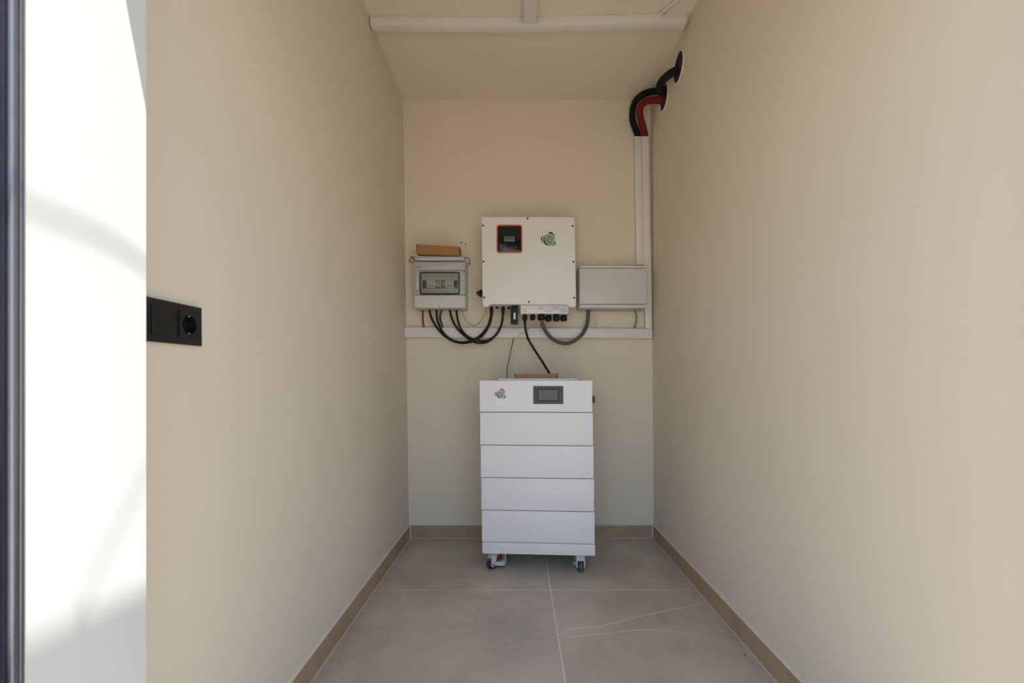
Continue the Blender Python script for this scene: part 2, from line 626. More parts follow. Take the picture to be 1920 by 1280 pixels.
# tiled baseboards, eight centimetres high, with a caulk line on top
BH, BT = 0.081, 0.009
XL, XR = -0.674, 0.8412
YB = BACK
for side, s, xw in (('left', 1, XL), ('right', -1, XR)):
    xa, xb = sorted((xw + s * .0005, xw + s * BT))
    base = tag(MB().box(min(xw - s * .02, xb - .0015 if s > 0 else xa + .0015), max(xw - s * .02, xb - .0015 if s > 0 else xa + .0015),
                        FRONT1, YB, .0005, BH).build('baseboard_' + side, 'grout'), 'tiled skirting along the %s wall' % side, kind='structure')
    cuts = [FRONT1 + .001, .311, 1.211, 2.111, YB - BT - .0035]
    cuts = [FRONT1 + .001] + [c for c in cuts[1:] if c > FRONT1 + .05]
    for c0, c1 in zip(cuts, cuts[1:]):
        MB().box(xa, xb, c0 + .0012, c1 - .0012, .0028, BH, .0007, 1).build('tile', 'skirting', base)
    ww = wall_x(side, BH)
    v = [(xw - s * .01, FRONT1, BH), (xb if s > 0 else xa, FRONT1, BH), (xb if s > 0 else xa, YB, BH), (xw - s * .01, YB, BH)]
    e = ww - s * .004
    MB().poly([(xw - s * .01, FRONT1, BH), ((xb if s > 0 else xa) - s * .001, FRONT1, BH), (ww + s * .0012, FRONT1, BH + .009), (xw - s * .01, FRONT1, BH + .009),
               (xw - s * .01, YB, BH), ((xb if s > 0 else xa) - s * .001, YB, BH), (ww + s * .0012, YB, BH + .009), (xw - s * .01, YB, BH + .009)],
              [(0, 1, 2, 3), (7, 6, 5, 4), (1, 5, 6, 2), (2, 6, 7, 3), (0, 4, 5, 1), (3, 7, 4, 0)]).build('caulk_line', 'caulk', base)
base = tag(MB().box(XL, XR, YB - BT + .0015, YB + .02, .0005, BH).build('baseboard_back', 'grout'), 'tiled skirting along the end wall', kind='structure')
for c0, c1 in ((XL + BT + .003, TX), (TX, XR - BT - .003)):
    MB().box(c0 + .0012, c1 - .0012, YB - BT, YB, .0028, BH, .0007, 1).build('tile', 'skirting', base)
MB().hexa([(XL, YB - BT + .001, BH), (XR, YB - BT + .001, BH), (XR, YB + .01, BH), (XL, YB + .01, BH),
           (XL, YB - .001, BH + .005), (XR, YB - .001, BH + .005), (XR, YB + .01, BH + .005), (XL, YB + .01, BH + .005)]).build('caulk_line', 'caulk', base)

# outside: ground, the dark door frame, an added board and wires to shade the reveal
tag(MB().box(-20, 20, -25, FRONT0, -.14, -.02).build('ground', 'ground'), 'pale paving outside the door', kind='structure')

door = thing('door_1', 'anthracite aluminium door frame at the outer edge of the reveal', None, (JL, FRONT0, 0), kind='structure')


def frame_post(s, x):
    """Stepped aluminium section seen almost edge-on: dark outer body, grooves and a paler bead against the reveal."""
    y1 = FRONT0
    p = MB()
    p.box(*sorted((x - s * .05, x - s * .0030)), y1 - .030, y1 - .0150, 0, HEAD, .002, 3)
    p.box(*sorted((x - s * .05, x - s * .0022)), y1 - .0152, y1, 0, HEAD)
    p = p.build('frame_post', 'door_dark', door)
    q = MB()
    q.box(*sorted((x - s * .0040, x + s * .0012)), y1 - .0058, y1 - .0004, 0, HEAD, .0014, 3)
    q.box(*sorted((x - s * .0040, x + s * .0022)), y1 - .0146, y1 - .0068, 0, HEAD, .0022, 4)
    q.build('bead', 'door_alu', p)


frame_post(1, JL)
frame_post(-1, JR)
MB().box(JL, JR, FRONT0 - .03, FRONT0, HEAD, HEAD + .05, .001, 2).build('frame_head', 'door_dark', door)

occluder = thing('door_occluder', 'flat added canopy over the entrance, seen only by its shade on the reveal', 'occluder', (.5, FRONT0, 3.24))  # added out of view to shade the reveal and the floor inside
MB().hexa([(-.2678, -.24, 3.24), (1.30, -.24, 3.24), (1.30, FRONT0, 3.24), (-.2603, FRONT0, 3.24),
           (-.2678, -.24, 3.30), (1.30, -.24, 3.30), (1.30, FRONT0, 3.30), (-.2603, FRONT0, 3.30)], .001, 1).build('board', 'bark', occluder)
for x in (0.0, 1.1):
    MB().hexa([(x, FRONT0 - .05, 2.75), (x + .05, FRONT0 - .05, 2.75), (x + .05, FRONT0, 2.70), (x, FRONT0, 2.70),
               (x, -.15, 3.24), (x + .05, -.15, 3.24), (x + .05, FRONT0, 3.24), (x, FRONT0, 3.24)], .002, 1).build('bracket', 'bark', occluder)
tag(MB().tube([(-.268, -.60, 3.305), (-.30, -.30, 3.30), (-.3218, -.10, 3.30), (-.3209, -.051, 3.30), (-.3179, .1095, 3.30), (-.30, .30, 3.31), (-.27, FRONT0, 3.32)], .0010, 8, 6)
    .build('wire', 'cable'), 'thin wire added beside the entrance canopy, seen as a faint streak of shade', 'wire')  # unseen, added only for the streak it casts on the reveal
tag(MB().tube([(-.262, -.16, 3.303), (-.2699, -.094, 3.30), (-.2831, .020, 3.30), (-.322, .36, 3.30), (-.34, FRONT0, 3.30)], .0006, 8, 6)
    .build('wire', 'cable'), 'thinner wire added to cast a streak of shade, off the entrance canopy towards the wall', 'wire')  # also added out of view, for a second thin streak of shade

# ------------------------------------------------------------------ trunking
def trunk_run(name, label, group, x0, x1, y0, y1, z0, z1, axis, skew=(0, 0), lid='front', material='white_pvc'):
    """A plastic cable trunking: U base and a clipped-on lid. skew tilts the far end by (dx, dz)."""
    t = thing(name, label, 'cable trunking', ((x0 + x1) / 2, (y0 + y1) / 2, z0), group=group)
    return t


# horizontal run along the end wall
def hex_run(name_parts, t, corners_base, corners_lid, material):
    MB().hexa(corners_base, .001, 1).build(name_parts[0], material, t)
    MB().hexa(corners_lid, .0022, 2).build(name_parts[1], material, t)


YF = 2.775
zl0, zl1 = at(0, 632.0, YF).z, at(0, 613.6, YF).z
zr0, zr1 = at(0, 634.2, YF).z, at(0, 616.0, YF).z
xl, xr = -0.6905, .8215
t = thing('cable_trunking', 'long white horizontal trunking under the inverter, wall to wall', 'trunking', (xl, BACK, zl0))
e = .0012
hex_run(('trunk_base', 'trunk_lid'), t,
        [(xl, YF + .012, zl0 + e), (xr, YF + .012, zr0 + e), (xr, BACK, zr0 + e), (xl, BACK, zl0 + e),
         (xl, YF + .012, zl1 - e), (xr, YF + .012, zr1 - e), (xr, BACK, zr1 - e), (xl, BACK, zl1 - e)],
        [(xl, YF, zl0), (xr, YF, zr0), (xr, YF + .013, zr0), (xl, YF + .013, zl0),
         (xl, YF, zl1), (xr, YF, zr1), (xr, YF + .013, zr1), (xl, YF + .013, zl1)], 'white_pvc')
TRUNK_TOP = (zl1, zr1)

# two vertical runs side by side in the corner
def vertical(label, top, bottom, material):
    (xa, xb, ya), (xc, xd, yb) = top, bottom          # left px, right px, y px
    a, b, c, d = at(xa, ya, YF), at(xb, ya, YF), at(xc, yb, YF), at(xd, yb, YF)
    t = thing('cable_trunking', label, 'trunking', (c.x, BACK, c.z), group='vertical trunking in the corner')
    lid = [(c.x, YF, c.z), (d.x, YF, c.z), (d.x, YF + .013, c.z), (c.x, YF + .013, c.z),
           (a.x, YF, a.z), (b.x, YF, a.z), (b.x, YF + .013, a.z), (a.x, YF + .013, a.z)]
    bs = [(c.x + e, YF + .0125, c.z), (d.x - e, YF + .0125, c.z), (d.x - e, BACK, c.z), (c.x + e, BACK, c.z),
          (a.x + e, YF + .0125, a.z), (b.x - e, YF + .0125, a.z), (b.x - e, BACK, a.z), (a.x + e, BACK, a.z)]
    hex_run(('trunk_base', 'trunk_lid'), t, bs, lid, material)


vertical('white vertical trunking ending on top of the right grey box', (1189.6, 1202.6, 255.0), (1193.6, 1207.6, 496.5), 'white_pvc')
vertical('white vertical trunking closest to the corner, down to the horizontal one', (1203.0, 1216.3, 255.0), (1210.2, 1222.8, 615.8), 'white_pvc')

# ceiling runs
def yc(py):
    return (CEIL - CAM_Z) * F / (VY - py)


pts = [(-0.704, yc(29.0)), (.056, yc(30.5)), (.796, yc(23.2))]
t = thing('cable_trunking', 'white trunking crossing the ceiling from wall to wall', 'trunking', (0, pts[1][1], CEIL - .042))
for i, (p, q) in enumerate(zip(pts, pts[1:])):
    h = .042
    MB().hexa([(p[0], p[1], CEIL - h), (q[0], q[1], CEIL - h), (q[0], q[1] + .012, CEIL - h), (p[0], p[1] + .012, CEIL - h),
               (p[0], p[1], CEIL - .001), (q[0], q[1], CEIL - .001), (q[0], q[1] + .012, CEIL - .001), (p[0], p[1] + .012, CEIL - .001)],
              .0015, 2).build('trunk_side', 'white_pvc', t)
    MB().hexa([(p[0], p[1] + .0022, CEIL - h - .0015), (q[0], q[1] + .0022, CEIL - h - .0015), (q[0], q[1] + .048, CEIL - h - .0015), (p[0], p[1] + .048, CEIL - h - .0015),
               (p[0], p[1] + .0022, CEIL - .0005), (q[0], q[1] + .0022, CEIL - .0005), (q[0], q[1] + .048, CEIL - .0005), (p[0], p[1] + .048, CEIL - .0005)],
              .0015, 2).build('trunk_body', 'white_pvc', t)
q = pts[2]
MB().box(q[0] - .002, q[0] + .0015, q[1] - .001, q[1] + .048, CEIL - .045, CEIL - .0005, .001, 1).build('end_cap', 'white_pvc', t)
t = thing('cable_trunking', 'short white ceiling trunking meeting the crosswise one in the middle', 'trunking', (.056, 1.4, CEIL - .038))
ye = pts[1][1] - .002
MB().box(.0253, .0868, FRONT1, ye, CEIL - .038, CEIL - .0258, .0015, 2).build('trunk_lid', 'white_pvc', t)
MB().box(.0265, .0856, FRONT1, ye - .001, CEIL - .026, CEIL, .001, 1).build('trunk_base', 'white_pvc', t)
c = at(1236, 26, 2.135)
tag(MB().tube([(.664, 2.158, CEIL - .016), (.672, 2.143, CEIL - .009), (.70, 2.10, CEIL - .0085), (.76, 2.02, CEIL - .0085), (.825, 1.93, CEIL - .0085)], .0086, 12, 6)
    .build('cable', 'white_cable'), 'white round cable running off the ceiling trunking towards the right wall', 'cable')

# ------------------------------------------------------------------ round sleeves in the right wall and foam-clad pipes
def sleeve(label, px, py, dia):
    # find where the ray meets the leaning right wall
    y = 2.4
    for _ in range(20):
        z = CAM_Z - (py - VY) * y / F
        y = wall_x('right', z) * F / (px - VX)
    p = Vector((wall_x('right', z), y, z))
    t = thing('pipe_sleeve', label, 'sleeve', p, group='round openings in the right wall')
    r = dia / 2
    ax = (-1, 0, 0)
    m = MB()
    # flange ring, open in the middle
    n = 40
    b = bmesh.new()
    prof = [(r, -.004), (r, .003), (r - .002, .005), (r - .006, .005), (r - .007, .0), (r - .007, -.001)]
    rings = []
    for rr, h in prof:
        rings.append([b.verts.new(p + Vector((-h, rr * math.cos(2 * math.pi * k / n), rr * math.sin(2 * math.pi * k / n)))) for k in range(n)])
    for r0, r1 in zip(rings, rings[1:]):
        for k in range(n):
            b.faces.new((r0[k], r0[(k + 1) % n], r1[(k + 1) % n], r1[k]))
    bmesh.ops.recalc_face_normals(b, faces=b.faces[:])
    m._merge(b)
    m.build('flange', 'sleeve', t)
    MB().lathe([(r - .007, -.001), (r - .007, .0012)], p, ax, 40).build('bore', 'void', t)
    return p


HOLE1 = sleeve('round white pipe sleeve higher on the right wall, with one black pipe', 1272.6, 126.0, .150)
HOLE2 = sleeve('round white pipe sleeve beside the corner, with the red and black pipes', 1245.5, 182.5, .142)
XRW = wall_x('right', 2.58)

tag(MB().tube([at(1196.3, 262, 2.7955), at(1195.6, 253, 2.7945), at(1186.8, 228, 2.778), at(1185.8, 210, 2.762), at(1190.2, 192.5, 2.735), at(1201.5, 180, 2.715),
               at(1216.5, 173, 2.69), at(1231, 171, 2.655), at(1240, 171, 2.618), (XRW + .02, 2.582, 2.612)], .0186, 16, 6)
    .build('insulated_pipe', 'foam'), 'black foam-clad pipe curving from the corner trunking into the wall', 'pipe')
tag(MB().tube([at(1210.0, 262, 2.7955), at(1209.4, 253, 2.7945), at(1203.8, 233, 2.772), at(1199.8, 214, 2.735), at(1201.5, 199, 2.71), at(1210, 190.5, 2.68),
               at(1224, 187.5, 2.64), at(1239, 188, 2.585), (XRW + .02, 2.563, 2.552)], .0192, 16, 6)
    .build('insulated_pipe', 'red_foam'), 'red foam-clad pipe curving from the corner trunking into the wall', 'pipe')
tag(MB().tube([(XRW + .02, 2.31, 2.575), at(1273, 129.5, 2.33), at(1258, 137.5, 2.37), at(1246, 147, 2.42), at(1238.5, 157, 2.46), at(1237.5, 166, 2.49),
               at(1240, 173, 2.515), (XRW + .02, 2.535, 2.592)], .0205, 16, 6)
    .build('insulated_pipe', 'foam'), 'short black foam-clad pipe looping from one wall sleeve to the other', 'pipe')

# ------------------------------------------------------------------ junction box (grey, right)
Y0 = 2.69
bx0, bx1, bz0, bz1 = px_rect(1086.0, 497.0, 1213.2, 577.6, Y0)
jb = thing('junction_box', 'plain light grey enclosure on the wall right of the inverter', 'electrical box', ((bx0 + bx1) / 2, BACK, bz0))
MB().slab(rounded(bx0, bx1, bz0, bz1, .006), Y0 + .034, BACK, .002).build('enclosure', 'grey_box', jb)
MB().slab(rounded(bx0 + .001, bx1 - .001, bz0 + .001, bz1 - .001, .006), Y0 + .012, Y0 + .033, .003).build('lid', 'grey_box_lid', jb)
lx0, lx1, lz0, lz1 = px_rect(1087.5, 503.0, 1212.0, 569.6, Y0)
MB().slab(rounded(lx0, lx1, lz0, lz1, .003), Y0 + .002, Y0 + .0125, .001).build('lid_panel', 'grey_box_lid', jb)
for za, zb in ((lz1 + .003, bz1 - .002), (bz0 + .002, lz0 - .003)):
    MB().slab(rounded(lx0, lx1, za, zb, .004), Y0, Y0 + .0125, .003, 3).build('lid_rail', 'grey_box_lid', jb)
for zg in (lz0 - .0015, lz1 + .0015):
    MB().box(lx0 + .002, lx1 - .002, Y0 + .009, Y0 + .0125, zg - .0016, zg + .0016).build('groove', 'seam', jb)

# ------------------------------------------------------------------ breaker box (left)
Y0 = 2.70
kx0, kx1, kz0, kz1 = px_rect(776.8, 489.5, 872.2, 577.3, Y0)
cb = thing('breaker_box', 'grey consumer unit with a clear window, left of the inverter', 'electrical box', ((kx0 + kx1) / 2, BACK, kz0))
MB().slab(rounded(kx0 + .001, kx1 + .004, kz0 - .001, kz1 + .002, .006), Y0 + .045, BACK, .002).build('enclosure', 'grey_box', cb)


def R(x0, y0, x1, y1, y, name, material, bev=.0015, r=.003, depth=.01, parent=cb, seg=2):
    a, b, c, d = px_rect(x0, y0, x1, y1, y)
    r = min(r, (b - a) * .45, (d - c) * .45)
    return MB().slab(rounded(a, b, c, d, r, 4), y, y + depth, min(bev, depth * .45), seg).build(name, material, parent)


R(777.0, 490.5, 872.0, 505.6, Y0, 'top_cover', 'grey_box', .004, .004, .046)
R(777.0, 506.4, 872.0, 552.0, Y0 + .010, 'middle_frame', 'grey_box', .002, .003, .036)
# lower cover tapers like a tray
a = px_rect(777.0, 553.0, 872.0, 577.0, Y0)
MB().slab([(a[0], a[2]), (a[1], a[2]), (a[1], a[3] - .002), (a[1] - .004, a[3]), (a[0] + .006, a[3]), (a[0], a[3] - .012)], Y0 - .002, Y0 + .046, .004, 3).build('bottom_cover', 'grey_box_lid', cb)
MB().cyl(at(824, 573, Y0 - .0025), (0, 1, 0), .004, .004, 14).build('screw', 'grey_dark', cb)
# window: dark gasket, sunk back plate, breakers, clear pane
o_ = px_rect(786.8, 509.2, 861.6, 551.3, Y0)
i_ = px_rect(788.6, 511.0, 859.8, 549.4, Y0)
MB().ring_slab(rounded(*o_, .009), rounded(*i_, .007), Y0 + .001, Y0 + .0112).build('window_gasket', 'gasket', cb)
R(788.6, 511.0, 859.8, 549.4, Y0 + .0085, 'back_plate', 'grey_box', .0003, .007, .002)
for x0, x1 in ((794.5, 824.0), (829.0, 858.0)):
    R(x0, 520.0, x1, 523.2, Y0 + .0075, 'label_strip', 'strip_label', .0002, .0005, .0012)
    R(x0 - 1.5, 525.8, x1, 540.6, Y0 + .0080, 'breaker_slot', 'grey_dark', .0002, .001, .0008)
    R(x0 - 1, 541.4, x1, 543.0, Y0 + .0076, 'slot_rim', 'grey_light', .0003, .0008, .001)
R(792.6, 526.2, 795.6, 540.0, Y0 + .0072, 'slot_shadow', 'breaker_dark', .0002, .0006, .001)
R(795.6, 526.4, 799.6, 538.8, Y0 + .0068, 'blank_cover', 'grey_dark', .0005, .001, .002)
R(816.8, 527.6, 823.6, 537.6, Y0 + .0068, 'blank_cover', 'grey_box', .0005, .001, .002)
R(852.6, 527.0, 857.4, 538.6, Y0 + .0068, 'blank_cover', 'grey_dark', .0005, .001, .002)
R(829.4, 528.0, 833.0, 537.4, Y0 + .0068, 'blank_cover', 'grey_box', .0005, .001, .002)
for g0 in (799.9, 834.3):
    for k in range(3):
        x = g0 + k * 5.75
        br_ = R(x, 525.6, x + 5.0, 539.3, Y0 + .0050, 'breaker', 'breaker', .0006, .001, .004)
        R(x + .9, 536.1, x + 4.3, 537.5, Y0 + .0045, 'toggle', 'breaker_dark', .0002, .0004, .001, br_)
        R(x + 1.5, 528.0, x + 2.5, 534.0, Y0 + .0047, 'print_mark', 'strip_label', .0001, .0004, .0006, br_)
        R(x, 537.9, x + 5.6, 539.6, Y0 + .0046, 'breaker_foot', 'breaker', .0002, .0004, .001, br_)
M['clear'] = glass_mat('clear_window', (.88, .89, .87), .035)
R(788.7, 511.1, 859.7, 549.3, Y0 + .0022, 'window_pane', 'clear', .0003, .007, .0012)
R(779.2, 515.2, 785.0, 543.4, Y0 + .003, 'latch', 'grey_light', .002, .002, .010)
MB().cyl(at(781.6, 544.6, Y0 + .006), (0, 1, 0), .0032, .008, 12).build('screw', 'grey_dark', cb)
R(864.2, 514.2, 868.2, 524.4, Y0 + .003, 'hinge', 'grey_light', .0015, .0015, .010)
R(864.2, 534.6, 868.2, 544.8, Y0 + .003, 'hinge', 'grey_light', .0015, .0015, .010)
R(865.2, 524.6, 867.2, 534.4, Y0 + .006, 'hinge_pin', 'grey_light', .001, .001, .007)
for y in (507.5, 554.5):
    MB().cyl(at(870.6, y, Y0 - .002), (0, 1, 0), .0028, .004, 12).build('screw', 'grey_dark', cb)
lettering('lettering', 'hager', .0125, at(786.3, 500.0, Y0 - .0003), cb, 'print')
for x in (850.2, 855.6, 860.4):
    MB().ring_slab([(at(x, 500, Y0).x + .004 * math.cos(2 * math.pi * k / 14), at(x, 500, Y0).z + .004 * math.sin(2 * math.pi * k / 14)) for k in range(14)],
                   [(at(x, 500, Y0).x + .003 * math.cos(2 * math.pi * k / 14), at(x, 500, Y0).z + .003 * math.sin(2 * math.pi * k / 14)) for k in range(14)],
                   Y0 - .0004, Y0 + .0004).build('embossed_mark', 'grey_light', cb)

# ------------------------------------------------------------------ things lying on the breaker box
TOP = kz1 + .002


def sheet(label, x0, x1, y0, y1, z, lift_l, lift_r, th, skew, nseg=14):
    m = MB()
    vs, fs = [], []
    for i in range(nseg + 1):
        u = i / nseg
        dz = lift_l * max(0, 1 - u * 4.5) ** 2 + lift_r * u ** 2
        for (yy, zz) in ((y0, 0), (y1, 0), (y1, th), (y0, th)):
            vs.append((x0 + (x1 - x0) * u, yy + skew * (u - .5), z + dz + zz))
    for i in range(nseg):
        a, b = i * 4, (i + 1) * 4
        for k in range(4):
            fs.append((a + k, a + (k + 1) % 4, b + (k + 1) % 4, b + k))
    fs.append((0, 1, 2, 3))
    fs.append((nseg * 4 + 3, nseg * 4 + 2, nseg * 4 + 1, nseg * 4))
    m.poly(vs, fs)
    bmesh.ops.recalc_face_normals(m.bm, faces=m.bm.faces[:])
    return tag(m.build('paper_sheets', 'paper'), label, 'papers', 'papers on the grey consumer unit')


Xa, Xb = at(773, 0, 2.69).x, at(871, 0, 2.69).x
sheet('folded white papers lying flat on the grey consumer unit', Xa + .018, Xb + .001, 2.672, 2.80, TOP, .004, .0, .0085, -.012)
sheet('white paper lifted at one end, just under the brown cardboard box', Xa, Xb - .006, 2.655, 2.78, TOP + .0092, .013, .0, .0035, .02)
tag(MB().tube([at(790, 489.0, 2.735), at(777, 488.6, 2.735), at(772.6, 481.6, 2.72), at(771.2, 481.0, 2.72), at(767.4, 489.4, 2.71), at(769.0, 490.6, 2.71), at(775.2, 492.2, 2.71)], .0024, 8, 3)
    .build('bent_strap', 'wire_brown'), 'thin dark brown strap bent out beside the consumer unit', 'strap')
tag(MB().tube([at(866, 483.4, 2.765), at(872, 483.4, 2.765), at(879.6, 484.0, 2.76), at(880.4, 490, 2.758), at(881.6, 495.6, 2.758)], .0016, 8, 3)
    .build('bent_strap', 'wire_brown'), 'short dark strap end hanging at the right edge of the papers', 'strap')
a = px_rect(871.6, 484.4, 879.8, 492.0, 2.75)
tag(MB().slab(rounded(*a, .004), 2.75, 2.81, .002).build('mounting_clip', 'cream_strap'), 'small cream plastic clip at the right top corner of the consumer unit', 'clip')

# cardboard box on the papers, reaching out over the front
YB0 = 2.628
p0, p1 = at(780.2, 457.6, YB0), at(862.0, 462.4, YB0)
q0, q1 = at(781.6, 475.6, YB0), at(861.4, 477.8, YB0)
zb = TOP + .0142
hgt0, hgt1 = p0.z - q0.z, p1.z - q1.z
bxo = thing('cardboard_box', 'brown flat cardboard box on papers atop the consumer unit', 'box', ((p0.x + p1.x) / 2, 2.69, zb))
z0l, z0r = q0.z, q1.z
MB().hexa([(q0.x, YB0, z0l), (q1.x, YB0, z0r), (q1.x, 2.705, z0r - .003), (q0.x, 2.705, z0l - .003),
           (p0.x, YB0, p0.z), (p1.x, YB0, p1.z), (p1.x, 2.705, p1.z - .003), (p0.x, 2.705, p0.z - .003)], .0012, 2).build('carton', 'cardboard', bxo)
for s, (p, q) in ((-1, (p0, q0)), (1, (p1, q1))):
    x0, x1 = sorted((q.x + s * .0006, q.x - s * .0030))
    x2, x3 = sorted((p.x + s * .0006, p.x - s * .0030))
    MB().hexa([(x0, YB0 - .0006, q.z + .001), (x1, YB0 - .0006, q.z + .001), (x1, YB0 + .006, q.z + .001), (x0, YB0 + .006, q.z + .001),
               (x2, YB0 - .0006, p.z - .001), (x3, YB0 - .0006, p.z - .001), (x3, YB0 + .006, p.z - .001), (x2, YB0 + .006, p.z - .001)]).build('end_flap', 'card_edge', bxo)

# ------------------------------------------------------------------ inverter
Y0 = 2.60
iv = thing('inverter', 'white solar inverter with orange-rimmed black display on the end wall', 'inverter', (at(991, 0, Y0).x, BACK, at(0, 575, Y0).z))


def corner(cx, cy, r, a0, a1, n=5):
    return [(cx + r * math.cos(math.radians(a0 + (a1 - a0) * i / n)), cy - r * math.sin(math.radians(a0 + (a1 - a0) * i / n))) for i in range(n + 1)]


# outline in photo measure (x right, y down): corner radius 4, notched lower edge between two ears
pp = []
pp += corner(1073.6, 410.6, 4.2, 0, 90) + corner(906.8, 410.4, 4.2, 90, 180)
pp += corner(908.9, 570.6, 4.2, 180, 270)
pp += [(913.4, 574.8), (915.6, 573.8), (917.6, 571.8), (919.4, 570.6), (922.0, 570.2)]
pp += [(1061.0, 570.8), (1063.4, 571.4), (1065.2, 573.0), (1067.0, 574.8), (1069.4, 575.6)]
pp += corner(1076.2, 571.4, 4.2, 270, 360)
outline = [(at(x, y, Y0).x, at(x, y, Y0).z) for x, y in pp]
MB().slab(outline, Y0, Y0 + .022, .004, 3).build('cover_panel', 'white_powder', iv)
hx0, hx1, hz0, hz1 = px_rect(907.5, 409.5, 1075.8, 569.6, Y0)
MB().slab(rounded(hx0, hx1, hz0, hz1, .012), Y0 + .0215, BACK - .02).build('housing', 'white_powder', iv)
MB().box(hx0 + .05, hx1 - .05, BACK - .021, BACK, hz0 + .08, hz1 - .06).build('wall_bracket', 'steel', iv)
for x, y in ((989.3, 409.8), (905.6, 423.0), (1073.6, 423.4), (906.6, 490.2), (1075.2, 490.6), (907.8, 557.6), (1076.6, 558.0), (992.2, 566.0)):
    MB().lathe([(.0056, .004), (.0056, -.0006), (.0042, -.0016)], at(x, y, Y0), (0, 1, 0), 14).build('screw', 'screw', iv)
# display
o_ = px_rect(930.8, 421.4, 979.6, 474.6, Y0)
i_ = px_rect(933.2, 423.9, 977.3, 472.3, Y0)
MB().ring_slab(rounded(*o_, .015), rounded(*i_, .010), Y0 - .004, Y0 + .004).build('display_bezel', 'orange', iv)
dp = MB().slab(rounded(*[v + d for v, d in zip(i_, (-.0003, .0003, -.0003, .0003))], .010), Y0 - .002, Y0 + .004, .0005).build('display_panel', 'black_gloss', iv)
R(944.9, 442.2, 965.2, 452.6, Y0 - .0025, 'lcd_screen', 'lcd', .0002, .001, .002, dp)
for x in (943.2, 951.4, 959.8, 968.0):
    R(x - 2.2, 461.6, x + 2.2, 464.8, Y0 - .0026, 'button', 'button', .0006, .002, .002, dp)


def emblem(parent, c, r, y, local_shift=None):
    """Silver disc with a dark limb, three charcoal sweeps around it and a green rounded E in it; c = (x, z), r = disc radius."""
    cx, cz = c
    org = parent

    def P(a, rr):
        return (cx + rr * math.cos(math.radians(a)), cz + rr * math.sin(math.radians(a)))

    n = 28
    em = MB().slab([P(360 * k / n, r) for k in range(n)], y - .0008, y + .0005, .0003, 1).build('emblem', 'emblem_silver', parent, local=local_shift is not None)

    def add(pts, yy, mt, nm):
        return MB().slab(pts, yy, y + .0002).build(nm, mt, em, local=local_shift is not None)

    def crescent(a0, a1, r0, r1, k=12, peak=.5):
        out, inn = [], []
        for i in range(k + 1):
            u = i / k
            w = min(1.0, u / peak) ** .6 * min(1.0, (1 - u) / (1 - peak)) ** .8
            a = a0 + (a1 - a0) * u
            out.append(P(a, r0 + (r1 - r0) * max(w, .02)))
            inn.append(P(a, r0))
        return out + inn[::-1]

    add(crescent(98, 16, r * 1.08, r * 1.42, peak=.22), y - .0008, 'emblem_grey', 'sweep')
    add(crescent(138, 214, r * 1.16, r * 1.40), y - .0008, 'emblem_grey', 'sweep')
    add(crescent(-13, -74, r * 1.10, r * 1.36, peak=.28), y - .0008, 'emblem_grey', 'sweep')
    # dark limb at lower left
    k = 16
    out = [P(128 + (285 - 128) * i / k, r) for i in range(k + 1)]
    inn = [P(128 + (285 - 128) * i / k, r * (1 - .26 * math.sin(math.pi * i / k))) for i in range(k + 1)]
    add(out + inn[::-1], y - .0010, 'emblem_black', 'limb')
    # green rounded E
    ex, ez = cx + r * .13, cz + r * .02
    ro, ri = r * .54, r * .30

    def arc(rr, a0, a1, k=12):
        return [(ex + rr * math.cos(math.radians(a0 + (a1 - a0) * i / k)), ez + rr * math.sin(math.radians(a0 + (a1 - a0) * i / k))) for i in range(k + 1)]

    add([(ex + r * .26, ez + ri)] + arc(ri, 90, 270) + [(ex + r * .26, ez - ri)], y - .00095, 'emblem_pale', 'letter_ground')
    top = [(ex + r * .30, ez + ri), (ex + r * .30, ez + ro)]
    bot = [(ex + r * .30, ez - ro), (ex + r * .30, ez - ri)]
    add([top[1]] + arc(ro, 90, 270) + bot + arc(ri, 270, 90) + [top[0]], y - .0011, 'emblem_green', 'letter')
    add([(ex - r * .06, ez - r * .11), (ex + r * .32, ez - r * .11), (ex + r * .32, ez + r * .11), (ex - r * .06, ez + r * .11), (ex - r * .14, ez)], y - .0011, 'emblem_green', 'letter_bar')
    return em


c = at(1029.2, 449.4, Y0)
emblem(iv, (c.x, c.z), 11.0 * Y0 / F, Y0)

# connection box under the housing, its lettering and glands
YC = 2.632
cx0, cx1, cz0, cz1 = px_rect(976.0, 570.6, 1066.0, 587.6, YC)
con = MB().slab(rounded(cx0, cx1, cz0, hz0 + .004, .003), YC, YC + .115, .002).build('connection_box', 'white_powder', iv)
for x, y, s in ((983.0, 579.2, 'COM 1'), (983.0, 583.0, 'COM 2'), (1013.4, 576.0, 'GEN'), (1013.8, 579.2, '(OPTION)'), (1028.2, 579.8, 'AC'),
                (1028.0, 583.2, '(ON-GRID)'), (1042.2, 576.0, 'BACKUP-1'), (1042.2, 579.4, '(ON-GRID)'), (1057.0, 579.8, 'BACKUP-2'), (1057.0, 583.2, '(ON-GRID)')):
    o = lettering('lettering', s, .0085, at(x, y, YC - .0004), con, 'print')
    o.location = at(x, y, YC - .0004) - Vector(iv['_org'])


def gland(x, ybot, r, yy):
    top = cz0 + .001
    bot = CAM_Z - (ybot - VY) * yy / F
    X = (x - VX) * yy / F
    h = top - bot
    g = MB()
    g.lathe([(r * 1.0, 0), (r * 1.0, h * .26), (r * .90, h * .30)], (X, yy, top), (0, 0, -1), 6)
    g.lathe([(r * .92, h * .28), (r * 1.0, h * .36), (r * 1.0, h * .70), (r * .86, h * .90), (r * .62, h)], (X, yy, top), (0, 0, -1), 16)
    g.build('cable_gland', 'black', iv)
    return Vector((X, yy, bot))


